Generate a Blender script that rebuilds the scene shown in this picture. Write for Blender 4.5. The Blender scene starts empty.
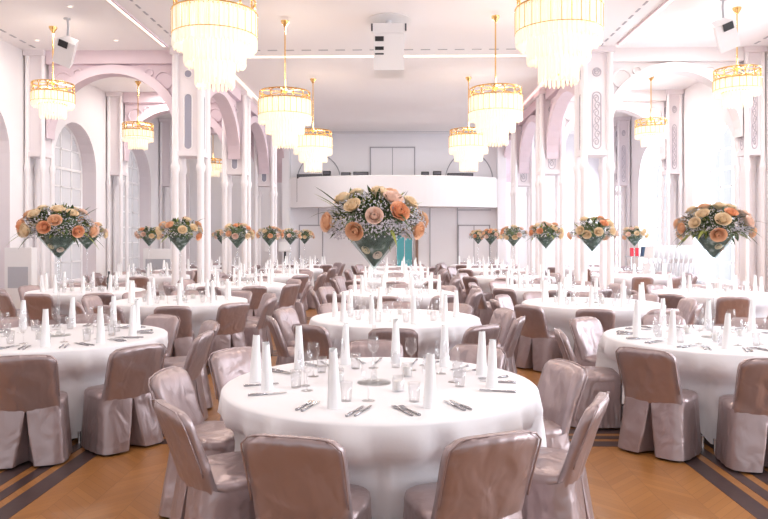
import bpy, math, random
from mathutils import Vector, Matrix

PI = math.pi
TAU = 2 * PI
R = math.radians
scene = bpy.context.scene
col = scene.collection
rnd = random.Random(7)

# ------------------------------------------------------------------ camera frame
F_PX, HX, HY, CAM_Z, YAW = 690.0, 384.0, 239.0, 1.6, R(1.08)


def ray(px, py):
    v = Vector((px - HX, F_PX, HY - py))
    return Matrix.Rotation(YAW, 3, 'Z') @ v


def at_y(px, py, Y):
    v = ray(px, py)
    return Vector((0, 0, CAM_Z)) + v * (Y / v.y)


def to_px(p):
    v = Matrix.Rotation(-YAW, 3, 'Z') @ (Vector(p) - Vector((0, 0, CAM_Z)))
    return HX + v.x / v.y * F_PX, HY - v.z / v.y * F_PX


# ------------------------------------------------------------------ helpers
class MB:
    def __init__(self):
        self.v, self.f, self.m = [], [], []

    def add(self, vs, fs, m=0):
        b = len(self.v)
        self.v.extend([tuple(x) for x in vs])
        self.f.extend([tuple(b + i for i in f) for f in fs])
        self.m.extend([m] * len(fs))
        return self

    def box(self, c, s, rot=None, m=0):
        vs = []
        for z in (-.5, .5):
            for (x, y) in ((-.5, -.5), (.5, -.5), (.5, .5), (-.5, .5)):
                p = Vector((x * s[0], y * s[1], z * s[2]))
                if rot is not None:
                    p = rot @ p
                vs.append(p + Vector(c))
        return self.add(vs, [(3, 2, 1, 0), (4, 5, 6, 7), (0, 1, 5, 4), (1, 2, 6, 5), (2, 3, 7, 6), (3, 0, 4, 7)], m)

    def bbox(self, lo, hi, m=0):
        return self.box([(a + b) / 2 for a, b in zip(lo, hi)], [b - a for a, b in zip(lo, hi)], None, m)

    def lathe(self, prof, n=16, c=(0, 0, 0), m=0, caps=True):
        vs, fs = [], []
        for (r, z) in prof:
            for i in range(n):
                a = TAU * i / n
                vs.append((c[0] + r * math.cos(a), c[1] + r * math.sin(a), c[2] + z))
        k = len(prof)
        for j in range(k - 1):
            for i in range(n):
                i2 = (i + 1) % n
                fs.append((j * n + i, j * n + i2, (j + 1) * n + i2, (j + 1) * n + i))
        if caps:
            fs.append(tuple(reversed(range(n))))
            fs.append(tuple((k - 1) * n + i for i in range(n)))
        return self.add(vs, fs, m)

    def tube(self, pts, rad, n=8, m=0, closed=False):
        pts = [Vector(p) for p in pts]
        k = len(pts)
        rads = rad if isinstance(rad, (list, tuple)) else [rad] * k
        vs, fs = [], []
        up = None
        for j, p in enumerate(pts):
            if closed:
                t = (pts[(j + 1) % k] - pts[j - 1]).normalized()
            else:
                t = (pts[min(j + 1, k - 1)] - pts[max(j - 1, 0)]).normalized()
            if up is None:
                up = Vector((0, 0, 1)) if abs(t.z) < .9 else Vector((1, 0, 0))
            s = t.cross(up).normalized()
            up = s.cross(t).normalized()
            for i in range(n):
                a = TAU * i / n
                vs.append(p + (s * math.cos(a) + up * math.sin(a)) * rads[j])
        for j in range(k if closed else k - 1):
            j2 = (j + 1) % k
            for i in range(n):
                i2 = (i + 1) % n
                fs.append((j * n + i, j * n + i2, j2 * n + i2, j2 * n + i))
        if not closed:
            fs.append(tuple(reversed(range(n))))
            fs.append(tuple((k - 1) * n + i for i in range(n)))
        return self.add(vs, fs, m)

    def grid(self, fn, nu, nv, closeu=False, m=0):
        vs, fs = [], []
        cu = nu if closeu else nu + 1
        for j in range(nv + 1):
            for i in range(cu):
                vs.append(fn(i / nu, j / nv))
        for j in range(nv):
            for i in range(nu):
                i2 = (i + 1) % cu
                fs.append((j * cu + i, j * cu + i2, (j + 1) * cu + i2, (j + 1) * cu + i))
        return self.add(vs, fs, m)

    def arc_ring(self, c, r, w, axis='y', a0=0, a1=TAU, n=24, rad=.01, m=0):
        pts = []
        full = abs(a1 - a0 - TAU) < 1e-6
        for i in range(n if full else n + 1):
            a = a0 + (a1 - a0) * i / n
            if axis == 'y':
                pts.append((c[0] + r * math.cos(a), c[1], c[2] + r * math.sin(a)))
            elif axis == 'x':
                pts.append((c[0], c[1] + r * math.cos(a), c[2] + r * math.sin(a)))
            else:
                pts.append((c[0] + r * math.cos(a), c[1] + r * math.sin(a), c[2]))
        return self.tube(pts, rad, 6, m, closed=full)

    def mesh(self, name, mats, smooth=False):
        me = bpy.data.meshes.new(name)
        me.from_pydata(self.v, [], self.f)
        if not isinstance(mats, (list, tuple)):
            mats = [mats]
        for x in mats:
            me.materials.append(x)
        me.polygons.foreach_set('material_index', self.m)
        if smooth:
            me.polygons.foreach_set('use_smooth', [True] * len(self.f))
            if smooth == 'auto':
                me.set_sharp_from_angle(angle=R(42))
        me.update()
        return me

    def build(self, name, mats, parent=None, smooth=False):
        o = bpy.data.objects.new(name, self.mesh(name, mats, smooth))
        col.objects.link(o)
        o.parent = parent
        return o


def tag(o, label=None, cat=None, group=None, kind=None):
    if label:
        o['label'] = label
    if cat:
        o['category'] = cat
    if group:
        o['group'] = group
    if kind:
        o['kind'] = kind
    return o


def smooth(a, b, x):
    t = max(0, min(1, (x - a) / (b - a)))
    return t * t * (3 - 2 * t)


def empty(name, loc=(0, 0, 0), rz=0.0):
    o = bpy.data.objects.new(name, None)
    o.empty_display_size = .1
    col.objects.link(o)
    o.location = loc
    o.rotation_euler = (0, 0, rz)
    return o


KIDS = {}


def kid(parent, o):
    KIDS.setdefault(parent.name, []).append(o)
    return o


def copy_tree(o, skip=()):
    c = o.copy()
    col.objects.link(c)
    for ch in KIDS.get(o.name, []):
        if ch.name.split('.')[0] in skip:
            continue
        d = ch.copy()
        col.objects.link(d)
        d.parent = c
        kid(c, d)
        for g in KIDS.get(ch.name, []):
            e = g.copy()
            col.objects.link(e)
            e.parent = d
            kid(d, e)
    return c


class Proto:
    """first call hands out the original, later calls copies of it"""

    def __init__(self, o):
        self.o, self.used = o, False

    def get(self):
        if not self.used:
            self.used = True
            return self.o
        return copy_tree(self.o)

    def finish(self):
        if not self.used:
            for ch in KIDS.get(self.o.name, []):
                for g in KIDS.get(ch.name, []):
                    bpy.data.objects.remove(g)
                bpy.data.objects.remove(ch)
            bpy.data.objects.remove(self.o)


def struct(o):
    o['kind'] = 'structure'
    return o


# ------------------------------------------------------------------ materials
def mat(name, base, rough=.6, metal=0.0, emit=None, estr=0.0, spec=.5, bump=None, var=None, alpha=None, sheen=0.0):
    m = bpy.data.materials.new(name)
    m.use_nodes = True
    nt = m.node_tree
    b = nt.nodes['Principled BSDF']
    b.inputs['Base Color'].default_value = (*base, 1)
    b.inputs['Roughness'].default_value = rough
    b.inputs['Metallic'].default_value = metal
    b.inputs['Specular IOR Level'].default_value = spec
    if sheen:
        b.inputs['Sheen Weight'].default_value = sheen
    if emit:
        b.inputs['Emission Color'].default_value = (*emit, 1)
        b.inputs['Emission Strength'].default_value = estr
    if bump or var:
        tc = nt.nodes.new('ShaderNodeTexCoord')
        nz = nt.nodes.new('ShaderNodeTexNoise')
        nz.inputs['Scale'].default_value = (bump or var)[0]
        nz.inputs['Detail'].default_value = 4
        nt.links.new(tc.outputs['Object'], nz.inputs['Vector'])
        if bump:
            bp = nt.nodes.new('ShaderNodeBump')
            bp.inputs['Strength'].default_value = bump[1]
            bp.inputs['Distance'].default_value = bump[2]
            nt.links.new(nz.outputs['Fac'], bp.inputs['Height'])
            nt.links.new(bp.outputs['Normal'], b.inputs['Normal'])
        if var:
            mx = nt.nodes.new('ShaderNodeMix')
            mx.data_type = 'RGBA'
            mx.inputs['A'].default_value = (*[c * (1 - var[1]) for c in base], 1)
            mx.inputs['B'].default_value = (*[min(1, c * (1 + var[1])) for c in base], 1)
            nt.links.new(nz.outputs['Fac'], mx.inputs['Factor'])
            nt.links.new(mx.outputs['Result'], b.inputs['Base Color'])
    return m


def clear_glass(name, tint=(1, 1, 1), refl=.12, body=0.0, bodycol=(.8, .85, .88)):
    m = bpy.data.materials.new(name)
    m.use_nodes = True
    nt = m.node_tree
    nt.nodes.clear()
    out = nt.nodes.new('ShaderNodeOutputMaterial')
    tr = nt.nodes.new('ShaderNodeBsdfTransparent')
    tr.inputs[0].default_value = (*tint, 1)
    gl = nt.nodes.new('ShaderNodeBsdfGlossy')
    gl.inputs['Roughness'].default_value = .05
    mix = nt.nodes.new('ShaderNodeMixShader')
    fr = nt.nodes.new('ShaderNodeLayerWeight')
    fr.inputs[0].default_value = .2
    mr = nt.nodes.new('ShaderNodeMath')
    mr.operation = 'MULTIPLY_ADD'
    mr.inputs[1].default_value = refl * 4
    mr.inputs[2].default_value = refl * .3
    nt.links.new(fr.outputs['Facing'], mr.inputs[0])
    nt.links.new(mr.outputs[0], mix.inputs[0])
    nt.links.new(tr.outputs[0], mix.inputs[1])
    nt.links.new(gl.outputs[0], mix.inputs[2])
    last = mix
    if body:
        df = nt.nodes.new('ShaderNodeBsdfDiffuse')
        df.inputs[0].default_value = (*bodycol, 1)
        m2 = nt.nodes.new('ShaderNodeMixShader')
        m2.inputs[0].default_value = body
        nt.links.new(mix.outputs[0], m2.inputs[1])
        nt.links.new(df.outputs[0], m2.inputs[2])
        last = m2
    nt.links.new(last.outputs[0], out.inputs[0])
    return m


def frosted(name, colr, trans=.5):
    m = bpy.data.materials.new(name)
    m.use_nodes = True
    nt = m.node_tree
    nt.nodes.clear()
    out = nt.nodes.new('ShaderNodeOutputMaterial')
    d = nt.nodes.new('ShaderNodeBsdfDiffuse')
    d.inputs[0].default_value = (*colr, 1)
    t = nt.nodes.new('ShaderNodeBsdfTranslucent')
    t.inputs[0].default_value = (*colr, 1)
    mx = nt.nodes.new('ShaderNodeMixShader')
    mx.inputs[0].default_value = trans
    nt.links.new(d.outputs[0], mx.inputs[1])
    nt.links.new(t.outputs[0], mx.inputs[2])
    nt.links.new(mx.outputs[0], out.inputs[0])
    return m


def parquet():
    m = bpy.data.materials.new('oak_parquet')
    m.use_nodes = True
    nt = m.node_tree
    L = nt.links.new
    b = nt.nodes['Principled BSDF']
    tc = nt.nodes.new('ShaderNodeTexCoord')
    sp = nt.nodes.new('ShaderNodeSeparateXYZ')
    L(tc.outputs['Object'], sp.inputs[0])

    def M(op, a, bb=None, **k):
        n = nt.nodes.new('ShaderNodeMath')
        n.operation = op
        for i, x in enumerate((a, bb)):
            if x is None:
                continue
            if isinstance(x, (int, float)):
                n.inputs[i].default_value = x
            else:
                L(x, n.inputs[i])
        return n.outputs[0]
    W = .46
    u = M('DIVIDE', sp.outputs['X'], W)
    fu = M('FRACT', u)
    tri = M('ABSOLUTE', M('SUBTRACT', fu, .5))
    v = M('ADD', M('DIVIDE', sp.outputs['Y'], .075), M('MULTIPLY', tri, W / .075))
    fv = M('FRACT', v)
    idv = M('FLOOR', v)
    idu = M('FLOOR', M('MULTIPLY', u, 2))
    cb = nt.nodes.new('ShaderNodeCombineXYZ')
    L(idu, cb.inputs[0])
    L(idv, cb.inputs[1])
    wn = nt.nodes.new('ShaderNodeTexWhiteNoise')
    wn.noise_dimensions = '2D'
    L(cb.outputs[0], wn.inputs['Vector'])
    nz = nt.nodes.new('ShaderNodeTexNoise')
    nz.inputs['Scale'].default_value = 9
    nz.inputs['Detail'].default_value = 5
    L(tc.outputs['Object'], nz.inputs['Vector'])
    f = M('ADD', M('MULTIPLY', wn.outputs['Value'], .65), M('MULTIPLY', nz.outputs['Fac'], .35))
    ramp = nt.nodes.new('ShaderNodeValToRGB')
    ramp.color_ramp.elements[0].color = (.30, .125, .034, 1)
    ramp.color_ramp.elements[1].color = (.40, .180, .054, 1)
    L(f, ramp.inputs[0])
    seam = M('MINIMUM', M('MULTIPLY', M('MINIMUM', fv, M('SUBTRACT', 1, fv)), 22), M('MULTIPLY', M('MINIMUM', tri, M('SUBTRACT', .5, tri)), 120))
    seam = M('MINIMUM', seam, 1)
    mx = nt.nodes.new('ShaderNodeMix')
    mx.data_type = 'RGBA'
    mx.inputs['A'].default_value = (.22, .088, .024, 1)
    L(seam, mx.inputs['Factor'])
    L(ramp.outputs[0], mx.inputs['B'])
    L(mx.outputs['Result'], b.inputs['Base Color'])
    b.inputs['Roughness'].default_value = .34
    bp = nt.nodes.new('ShaderNodeBump')
    bp.inputs['Strength'].default_value = .15
    bp.inputs['Distance'].default_value = .004
    L(seam, bp.inputs['Height'])
    L(bp.outputs['Normal'], b.inputs['Normal'])
    return m


def satin():
    m = bpy.data.materials.new('mauve_satin')
    m.use_nodes = True
    nt = m.node_tree
    L = nt.links.new
    b = nt.nodes['Principled BSDF']
    tc = nt.nodes.new('ShaderNodeTexCoord')
    mp = nt.nodes.new('ShaderNodeMapping')
    mp.inputs['Scale'].default_value = (8.5, 8.5, 5.5)
    L(tc.outputs['Object'], mp.inputs[0])
    oi = nt.nodes.new('ShaderNodeObjectInfo')
    ad = nt.nodes.new('ShaderNodeVectorMath')
    ad.operation = 'MULTIPLY_ADD'
    ad.inputs[1].default_value = (1, 1, 1)
    L(mp.outputs[0], ad.inputs[0])
    sc = nt.nodes.new('ShaderNodeVectorMath')
    sc.operation = 'SCALE'
    sc.inputs[0].default_value = (7, 3, 5)
    L(oi.outputs['Random'], sc.inputs['Scale'])
    L(sc.outputs[0], ad.inputs[2])
    nz = nt.nodes.new('ShaderNodeTexNoise')
    nz.inputs['Scale'].default_value = 1.0
    nz.inputs['Detail'].default_value = 1.5
    nz.inputs['Distortion'].default_value = .5
    L(ad.outputs[0], nz.inputs['Vector'])
    bp = nt.nodes.new('ShaderNodeBump')
    bp.inputs['Strength'].default_value = .8
    bp.inputs['Distance'].default_value = .03
    L(nz.outputs['Fac'], bp.inputs['Height'])
    L(bp.outputs['Normal'], b.inputs['Normal'])
    b.inputs['Base Color'].default_value = (.43, .345, .35, 1)
    b.inputs['Metallic'].default_value = .6
    b.inputs['Roughness'].default_value = .36
    return m


M_SATIN = satin()
M_CLOTH = mat('white_table_linen', (.88, .87, .90), .85, spec=.2, bump=(60, .08, .004))
M_NAP = mat('white_napkin_linen', (.93, .93, .94), .8, spec=.2)
M_WALL = mat('white_wall_paint', (.86, .835, .85), .8, var=(1.5, .02))
M_WALLB = mat('back_wall_paint', (.86, .86, .90), .8, var=(1.5, .02))
M_REV = mat('window_reveal_paint', (.80, .74, .77), .8)
M_CEIL = mat('ceiling_paint', (.89, .87, .885), .85, var=(.8, .02))
M_ARCH = mat('arch_mauve', (.74, .62, .68), .7)
M_ARCHR = mat('arch_pale', (.84, .80, .81), .7)
M_PIER = mat('pier_paint', (.87, .84, .86), .55)
M_PIERS = mat('pier_panel_paint', (.82, .77, .80), .6)
M_SHADE = mat('pier_opening_shade', (.34, .34, .42), .7)  # shade of the slot and circle openings, put into a flat colour
M_ORN = mat('scroll_ornament_paint', (.50, .47, .52), .6)
M_OAK = parquet()
M_WENGE = mat('dark_wenge_inlay', (.060, .036, .036), .38, var=(14, .35))
M_GOLD = mat('gold_metal', (.86, .56, .22), .25, 1.0)
M_CRYS = mat('lit_crystal', (1, .93, .80), .15, emit=(1.0, .87, .70), estr=.36)
M_CRYS2 = mat('lit_crystal_core', (1, .9, .72), .2, emit=(1.0, .80, .52), estr=.55)
M_LED = mat('warm_cove_light', (1, .9, .8), .5, emit=(1, .82, .62), estr=1.7)
M_LEDP = mat('pink_cove_light', (1, .7, .7), .5, emit=(1, .50, .48), estr=1.3)
M_BLACK = mat('black_plastic', (.02, .02, .024), .45)
M_DGREY = mat('dark_grey_metal', (.12, .12, .14), .4, .5)
M_GREY = mat('grey_panel', (.48, .49, .54), .5)
M_WHITEP = mat('white_plastic', (.86, .85, .86), .4)
M_STEEL = mat('cutlery_steel', (.42, .41, .43), .22, 1.0)
M_CHROME = mat('chrome', (.7, .7, .72), .15, 1.0)
M_GLASS = clear_glass('clear_drinking_glass', (.99, .99, .995), .15, .015, (.85, .87, .9))
M_VASE = clear_glass('clear_vase_glass', (.985, .99, .99), .12, .03, (.72, .84, .86))
M_VASEB = clear_glass('vase_bowl_glass', (.80, .87, .87), .05, .02, (.35, .50, .52))
M_PANE = clear_glass('window_pane_glass', (.97, .98, 1), .06)
M_PANEL = frosted('grey_frosted_pane', (.58, .56, .575), .3)
M_TEAL = mat('teal_door_glass', (.10, .50, .56), .1, spec=.8)
M_ROSE = [mat('peach_rose', (.92, .60, .40), .6, var=(30, .12)), mat('cream_rose', (.93, .77, .56), .6, var=(30, .08)), mat('coral_rose', (.90, .50, .30), .6, var=(30, .12)),
          mat('pale_blush_rose', (.93, .72, .62), .6, var=(30, .08))]
M_GYP = mat('gypsophila_white', (.70, .68, .75), .8)
M_LEAF = mat('dark_leaf_green', (.070, .115, .045), .5, var=(18, .4))
M_LEAF2 = mat('yellow_leaf_green', (.30, .33, .07), .5, var=(18, .3))
M_STEMG = mat('vase_filling_green', (.045, .085, .055), .5, var=(17, .5))
_nt = M_STEMG.node_tree
_rp = _nt.nodes.new('ShaderNodeValToRGB')
_rp.color_ramp.elements[0].position, _rp.color_ramp.elements[0].color = .36, (.022, .040, .026, 1)
_rp.color_ramp.elements[1].position, _rp.color_ramp.elements[1].color = .68, (.46, .46, .45, 1)
_e = _rp.color_ramp.elements.new(.53)
_e.color = (.075, .115, .075, 1)
_nt.links.new([n for n in _nt.nodes if n.type == 'TEX_NOISE'][0].outputs['Fac'], _rp.inputs[0])
_nt.links.new(_rp.outputs[0], _nt.nodes['Principled BSDF'].inputs['Base Color'])
M_WAX = mat('candle_wax', (.93, .90, .86), .6)
M_TABLE = mat('table_wood', (.35, .22, .12), .5)
M_RED = mat('red_box_paint', (.75, .03, .06), .4)
M_NAVY = mat('navy_fabric', (.05, .10, .18), .7)
M_BOTTLE = mat('dark_bottle_glass', (.02, .025, .02), .12, spec=.8)
M_BAND = mat('balcony_front_paint', (.84, .83, .86), .6)
M_LINE = mat('grey_joint_paint', (.42, .42, .46), .6)

# ------------------------------------------------------------------ room shell
XC = -.12
XL, XR = XC - 7.8, XC + 7.8
ZC = 5.6
Y0, YB = -6.0, 26.2
PIER_Y = [14.4, 18.55, 22.7]
BAY_W = 4.15
WIN_Y = [16.9 + 4.05 * k for k in range(-5, 3)]
SILL, SPRING, WR = .55, 3.35, 1.12
WT = .55

struct(MB().bbox((XL - 1, Y0, -.12), (XR + 1, YB + .3, 0)).build('floor', M_OAK))
struct(MB().bbox((XL - 1, Y0, ZC), (XR + 1, YB + .3, ZC + .15)).build('ceiling', M_CEIL))


def arched_wall(name, X, side):
    """side -1: wall to the left (outside towards -X)"""
    mb = MB()
    xo = X + side * WT

    def P(y, z, o=False):
        return (xo if o else X, y, z)
    ys = Y0
    na = 14
    for wy in WIN_Y:
        a, b = wy - WR, wy + WR
        for o in (False, True):
            mb.add([P(ys, 0, o), P(a, 0, o), P(a, ZC, o), P(ys, ZC, o)], [(0, 1, 2, 3)])
            mb.add([P(a, 0, o), P(b, 0, o), P(b, SILL, o), P(a, SILL, o)], [(0, 1, 2, 3)])
            for i in range(na):
                t0, t1 = PI - PI * i / na, PI - PI * (i + 1) / na
                p0 = (wy + WR * math.cos(t0), SPRING + WR * math.sin(t0))
                p1 = (wy + WR * math.cos(t1), SPRING + WR * math.sin(t1))
                mb.add([P(p0[0], p0[1], o), P(p1[0], p1[1], o), P(p1[0], ZC, o), P(p0[0], ZC, o)], [(0, 1, 2, 3)])
        prof = [(a, SILL), (a, SPRING)]
        for i in range(1, na):
            t = PI - PI * i / na
            prof.append((wy + WR * math.cos(t), SPRING + WR * math.sin(t)))
        prof += [(b, SPRING), (b, SILL)]
        k = len(prof)
        for i in range(k):
            p, q = prof[i], prof[(i + 1) % k]
            mb.add([P(*p), P(*q), P(*q, True), P(*p, True)], [(0, 1, 2, 3)], 1)
        ys = b
    for o in (False, True):
        mb.add([P(ys, 0, o), P(YB, 0, o), P(YB, ZC, o), P(ys, ZC, o)], [(0, 1, 2, 3)])
    struct(mb.build(name, [M_WALL, M_REV]))


arched_wall('wall_left', XL, -1)
arched_wall('wall_right', XR, 1)

wn = 0
for side, X in ((-1, XL), (1, XR)):
    for wy in WIN_Y[2:]:
        wn += 1
        xx = X + side * (.40 if side < 0 else .46)
        root = struct(empty('window_%d' % wn, (xx, wy, SILL)))
        fr = MB()
        H = SPRING - SILL
        prof = [(-WR, 0), (-WR, H)] + [(WR * math.cos(PI - PI * i / 14), H + WR * math.sin(PI - PI * i / 14)) for i in range(1, 14)] + [(WR, H), (WR, 0)]
        pane = MB().add([(0, y, z) for y, z in prof], [tuple(range(len(prof)))])
        fr.tube([(0, y * .985, z) for y, z in prof], .045, 6, closed=True)
        for yy in (-.56, 0, .56):
            fr.bbox((-.02, yy - .022, 0), (.02, yy + .022, H + math.sqrt(WR * WR - yy * yy)))
        for k in range(1, 8):
            zz = k * .47
            hw = WR if zz < H else math.sqrt(max(.01, WR * WR - (zz - H) ** 2))
            fr.bbox((-.02, -hw, zz - .018), (.02, hw, zz + .018))
        fr.bbox((-.035, -WR, H - .03), (.035, WR, H + .03))
        fo = fr.build('window_frame', M_WHITEP, root)
        pane.build('window_pane', M_PANEL if side < 0 else M_PANE, root)

# back wall with balcony
yb = YB
bw = MB().bbox((XL - 1, yb, 0), (XR + 1, yb + .2, ZC))
struct(bw.build('wall_back', M_WALLB))


# piers --------------------------------------------------------------------
def pier_mesh(w=.66, d=.62, right=False, half=False):
    """cluster of four slender columns joined by ornamented panels above the capitals"""
    cols_, pan = MB(), MB()
    for sx in (-1, 1):
        for sy in (-1, 1):
            x, y = sx * (w / 2 - .06), sy * (d / 2 - .06)
            cols_.lathe([(.115, 0), (.115, .16), (.09, .22), (.075, .28), (.072, 3.0), (.095, 3.06), (.1, 3.14), (.075, 3.2), (.07, 3.6), (.065, ZC)], 12, (x, y, 0))
            cols_.bbox((x - .13, y - .13, 0), (x + .13, y + .13, .1))
    pan = MB()
    z0 = 3.45
    pan.bbox((-w / 2 + .07, -d / 2 + .07, z0), (w / 2 - .07, d / 2 - .07, ZC), m=0)
    pan.bbox((-w / 2 + .02, -d / 2 + .02, z0 - .10), (w / 2 - .02, d / 2 - .02, z0), m=0)
    pan.bbox((-w / 2 - .03, -d / 2 - .03, ZC - .12), (w / 2 + .03, d / 2 + .03, ZC), m=0)
    orn = MB()
    for (ax, s) in (('y', -1), ('y', 1), ('x', -1), ('x', 1)):
        off = (d / 2 - .07) * s if ax == 'y' else (w / 2 - .07) * s

        def Q(u, z, e=.0):
            o_ = off + s * e
            return (u, o_, z) if ax == 'y' else (o_, u, z)
        # tall slot with round ends + round medallion
        hw = .085
        for zc_, zlen in ((ZC - .52, 0), ((z0 + ZC - .9) / 2, (ZC - .9 - z0) / 2 - .12)):
            prof = []
            for i in range(9):
                a = PI * i / 8
                prof.append(Q(hw * math.cos(a), zc_ + zlen + hw * math.sin(a), .006))
            for i in range(9):
                a = PI + PI * i / 8
                prof.append(Q(hw * math.cos(a), zc_ - zlen + hw * math.sin(a), .006))
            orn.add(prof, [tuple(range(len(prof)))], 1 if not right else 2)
            orn.tube([tuple(p) for p in prof], .014, 6, 0 if not right else 3, closed=True)
        if right:
            zc_, zlen = (z0 + ZC - .9) / 2, (ZC - .9 - z0) / 2 - .1
            n = 7
            for k in range(n):
                zz = zc_ - zlen + 2 * zlen * (k + .5) / n
                sg = 1 if k % 2 else -1
                pts = []
                for i in range(15):
                    a = TAU * 1.3 * i / 14
                    rr = .075 * (1 - .72 * i / 14)
                    pts.append(Q(sg * (.01 + rr * math.cos(a)) * .85, zz + rr * math.sin(a) * 1.25, .012))
                orn.tube(pts, .012, 5, 3)
            pts = []
            for i in range(17):
                a = TAU * 1.6 * i / 16
                rr = .07 * (1 - .8 * i / 16)
                pts.append(Q(rr * math.cos(a), ZC - .52 + rr * math.sin(a), .012))
            orn.tube(pts, .012, 5, 3)
        # beading along the edges
        for u in (-w / 2 + .105, w / 2 - .105) if ax == 'y' else (-d / 2 + .105, d / 2 - .105):
            orn.tube([Q(u, z0 + .05, .004), Q(u, ZC - .15, .004)], .016, 6, 0)
    # capital brackets
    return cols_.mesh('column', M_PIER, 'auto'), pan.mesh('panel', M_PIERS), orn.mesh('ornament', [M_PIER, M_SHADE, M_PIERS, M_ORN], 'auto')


pm_l, pm_r = pier_mesh(right=False), pier_mesh(right=True)


def mk(name, me, parent, loc=(0, 0, 0)):
    o = bpy.data.objects.new(name, me)
    col.objects.link(o)
    o.parent = parent
    o.location = loc
    return o


k = 0
for s, pm in ((-1, pm_l), (1, pm_r)):
    for py in PIER_Y:
        root = struct(empty('pillar', (XC + s * 4.28, py + .3, 0)))
        mk('column', pm[0], root)
        mk('panel', pm[1], root)
        mk('ornament', pm[2], root)
        root2 = struct(empty('pillar', (XC + s * 7.56, py + .3, 0)))
        root2.scale = (.62, .8, 1)
        mk('column', pm[0], root2)
        mk('panel', pm[1], root2)
        if s > 0:
            mk('ornament', pm[2], root2)


def arch(name, p0, p1, m, spring=3.75, crown=5.12, thick=.16, solid=True):
    """rib arch with spandrels and beam from point p0 to p1 (plan), up to the ceiling"""
    p0, p1 = Vector((*p0, 0)), Vector((*p1, 0))
    d = p1 - p0
    Ln = d.length
    d = d.normalized()
    nrm = Vector((-d.y, d.x, 0))
    mb = MB()
    n = 24

    def cur(i, grow=0.0):
        a = PI - PI * i / n
        return Ln / 2 + (Ln / 2 - .02 + grow) * math.cos(a), spring + (crown - spring + grow) * math.sin(a)

    def W(u, z, o):
        return p0 + d * u + nrm * o + Vector((0, 0, z))
    # rib
    rw = .19
    for i in range(n):
        u0, z0 = cur(i)
        u1, z1 = cur(i + 1)
        v0, y0 = cur(i, rw)
        v1, y1 = cur(i + 1, rw)
        v0, v1 = max(0, min(Ln, v0)), max(0, min(Ln, v1))
        vs = [W(u0, z0, -thick), W(u1, z1, -thick), W(v1, y1, -thick), W(v0, y0, -thick), W(u0, z0, thick), W(u1, z1, thick), W(v1, y1, thick), W(v0, y0, thick)]
        mb.add(vs, [(0, 1, 2, 3), (7, 6, 5, 4), (0, 4, 5, 1), (3, 2, 6, 7)])
        # spandrel plate
        t = thick * .35
        vs = [W(v0, y0 - .02, -t), W(v1, y1 - .02, -t), W(v1, ZC - .25, -t), W(v0, ZC - .25, -t), W(v0, y0 - .02, t), W(v1, y1 - .02, t), W(v1, ZC - .25, t), W(v0, ZC - .25, t)]
        mb.add(vs, [(0, 1, 2, 3), (7, 6, 5, 4)])
    # beam
    vs = []
    for z in (ZC - .28, ZC):
        for (u, o) in ((0, -thick - .03), (Ln, -thick - .03), (Ln, thick + .03), (0, thick + .03)):
            vs.append(W(u, z, o))
    mb.add(vs, [(3, 2, 1, 0), (4, 5, 6, 7), (0, 1, 5, 4), (1, 2, 6, 5), (2, 3, 7, 6), (3, 0, 4, 7)])
    # ring ornaments + little scroll in each spandrel corner, both faces
    for sd in (-1, 1):
        for e in (1, -1):
            for (du, dz, rr) in ((.30, .62, .19), (.62, .45, .08)):
                u = du if e > 0 else Ln - du
                pts = [W(u + rr * math.cos(TAU * i / 20), ZC - dz + rr * math.sin(TAU * i / 20), sd * thick * .45) for i in range(20)]
                mb.tube(pts, .022, 5, 0, closed=True)
    return struct(mb.build(name, m))


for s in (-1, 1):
    m = M_ARCH if s < 0 else M_ARCHR  # mauve tone on the left aisle arches, paler on the right
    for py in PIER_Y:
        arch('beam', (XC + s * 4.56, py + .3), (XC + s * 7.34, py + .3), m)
    ends = [py + .3 for py in PIER_Y] + [YB + .3]
    for i in range(3):
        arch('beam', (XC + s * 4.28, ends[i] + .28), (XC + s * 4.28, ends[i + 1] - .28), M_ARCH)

# baseboards
struct(MB().bbox((XL, Y0, 0), (XL + .025, YB, .16)).build('baseboard_left', M_PIER))
struct(MB().bbox((XR - .025, Y0, 0), (XR, YB, .16)).build('baseboard_right', M_PIER))

# cove lights and slot vents in the ceiling
tn = 0


def trim(mb, m, sm=False):
    global tn
    tn += 1
    return struct(mb.build('trim_%d' % tn, m, None, sm))


for s in (-1, 1):
    x = XC + s * 4.69
    trim(MB().bbox((x - .03, Y0, ZC - .02), (x + .03, 14.2, ZC + .01)), M_LED)
    trim(MB().bbox((x - s * .055 - .018, Y0, ZC - .03), (x - s * .055 + .018, 14.2, ZC)), M_ARCH)
    x2 = XC + s * 3.86
    trim(MB().bbox((x2 - .03, 14.9, ZC - .03), (x2 + .03, YB - .1, ZC + .01)), M_LED if s < 0 else M_LEDP)
    mb = MB()
    for i in range(46):
        y = -2 + i * .36
        mb.bbox((XC + s * 4.33 - .02, y, ZC - .006), (XC + s * 4.33 + .02, y + .2, ZC + .01))
    trim(mb, M_LINE)
    mb = MB()
    for i in range(30):
        y = 4 + i * .36
        mb.bbox((XC + s * 7.45 - .025, y, ZC - .006), (XC + s * 7.45 + .025, y + .2, ZC + .01))
    trim(mb, M_LINE)
trim(MB().bbox((XC - 3.8, 15.04, ZC - .02), (XC + 3.8, 15.12, ZC + .01)), M_LED)
mb = MB()
for i in range(21):
    mb.bbox((XC - 3.7 + i * .36, 14.55, ZC - .006), (XC - 3.5 + i * .36, 14.6, ZC + .01))
trim(mb, M_LINE)
# faint ceiling panel joint across the nave near the back
trim(MB().bbox((XC - 3.8, 25.7, ZC - .01), (XC + 3.8, 25.76, ZC + .01)), M_GREY)

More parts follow.
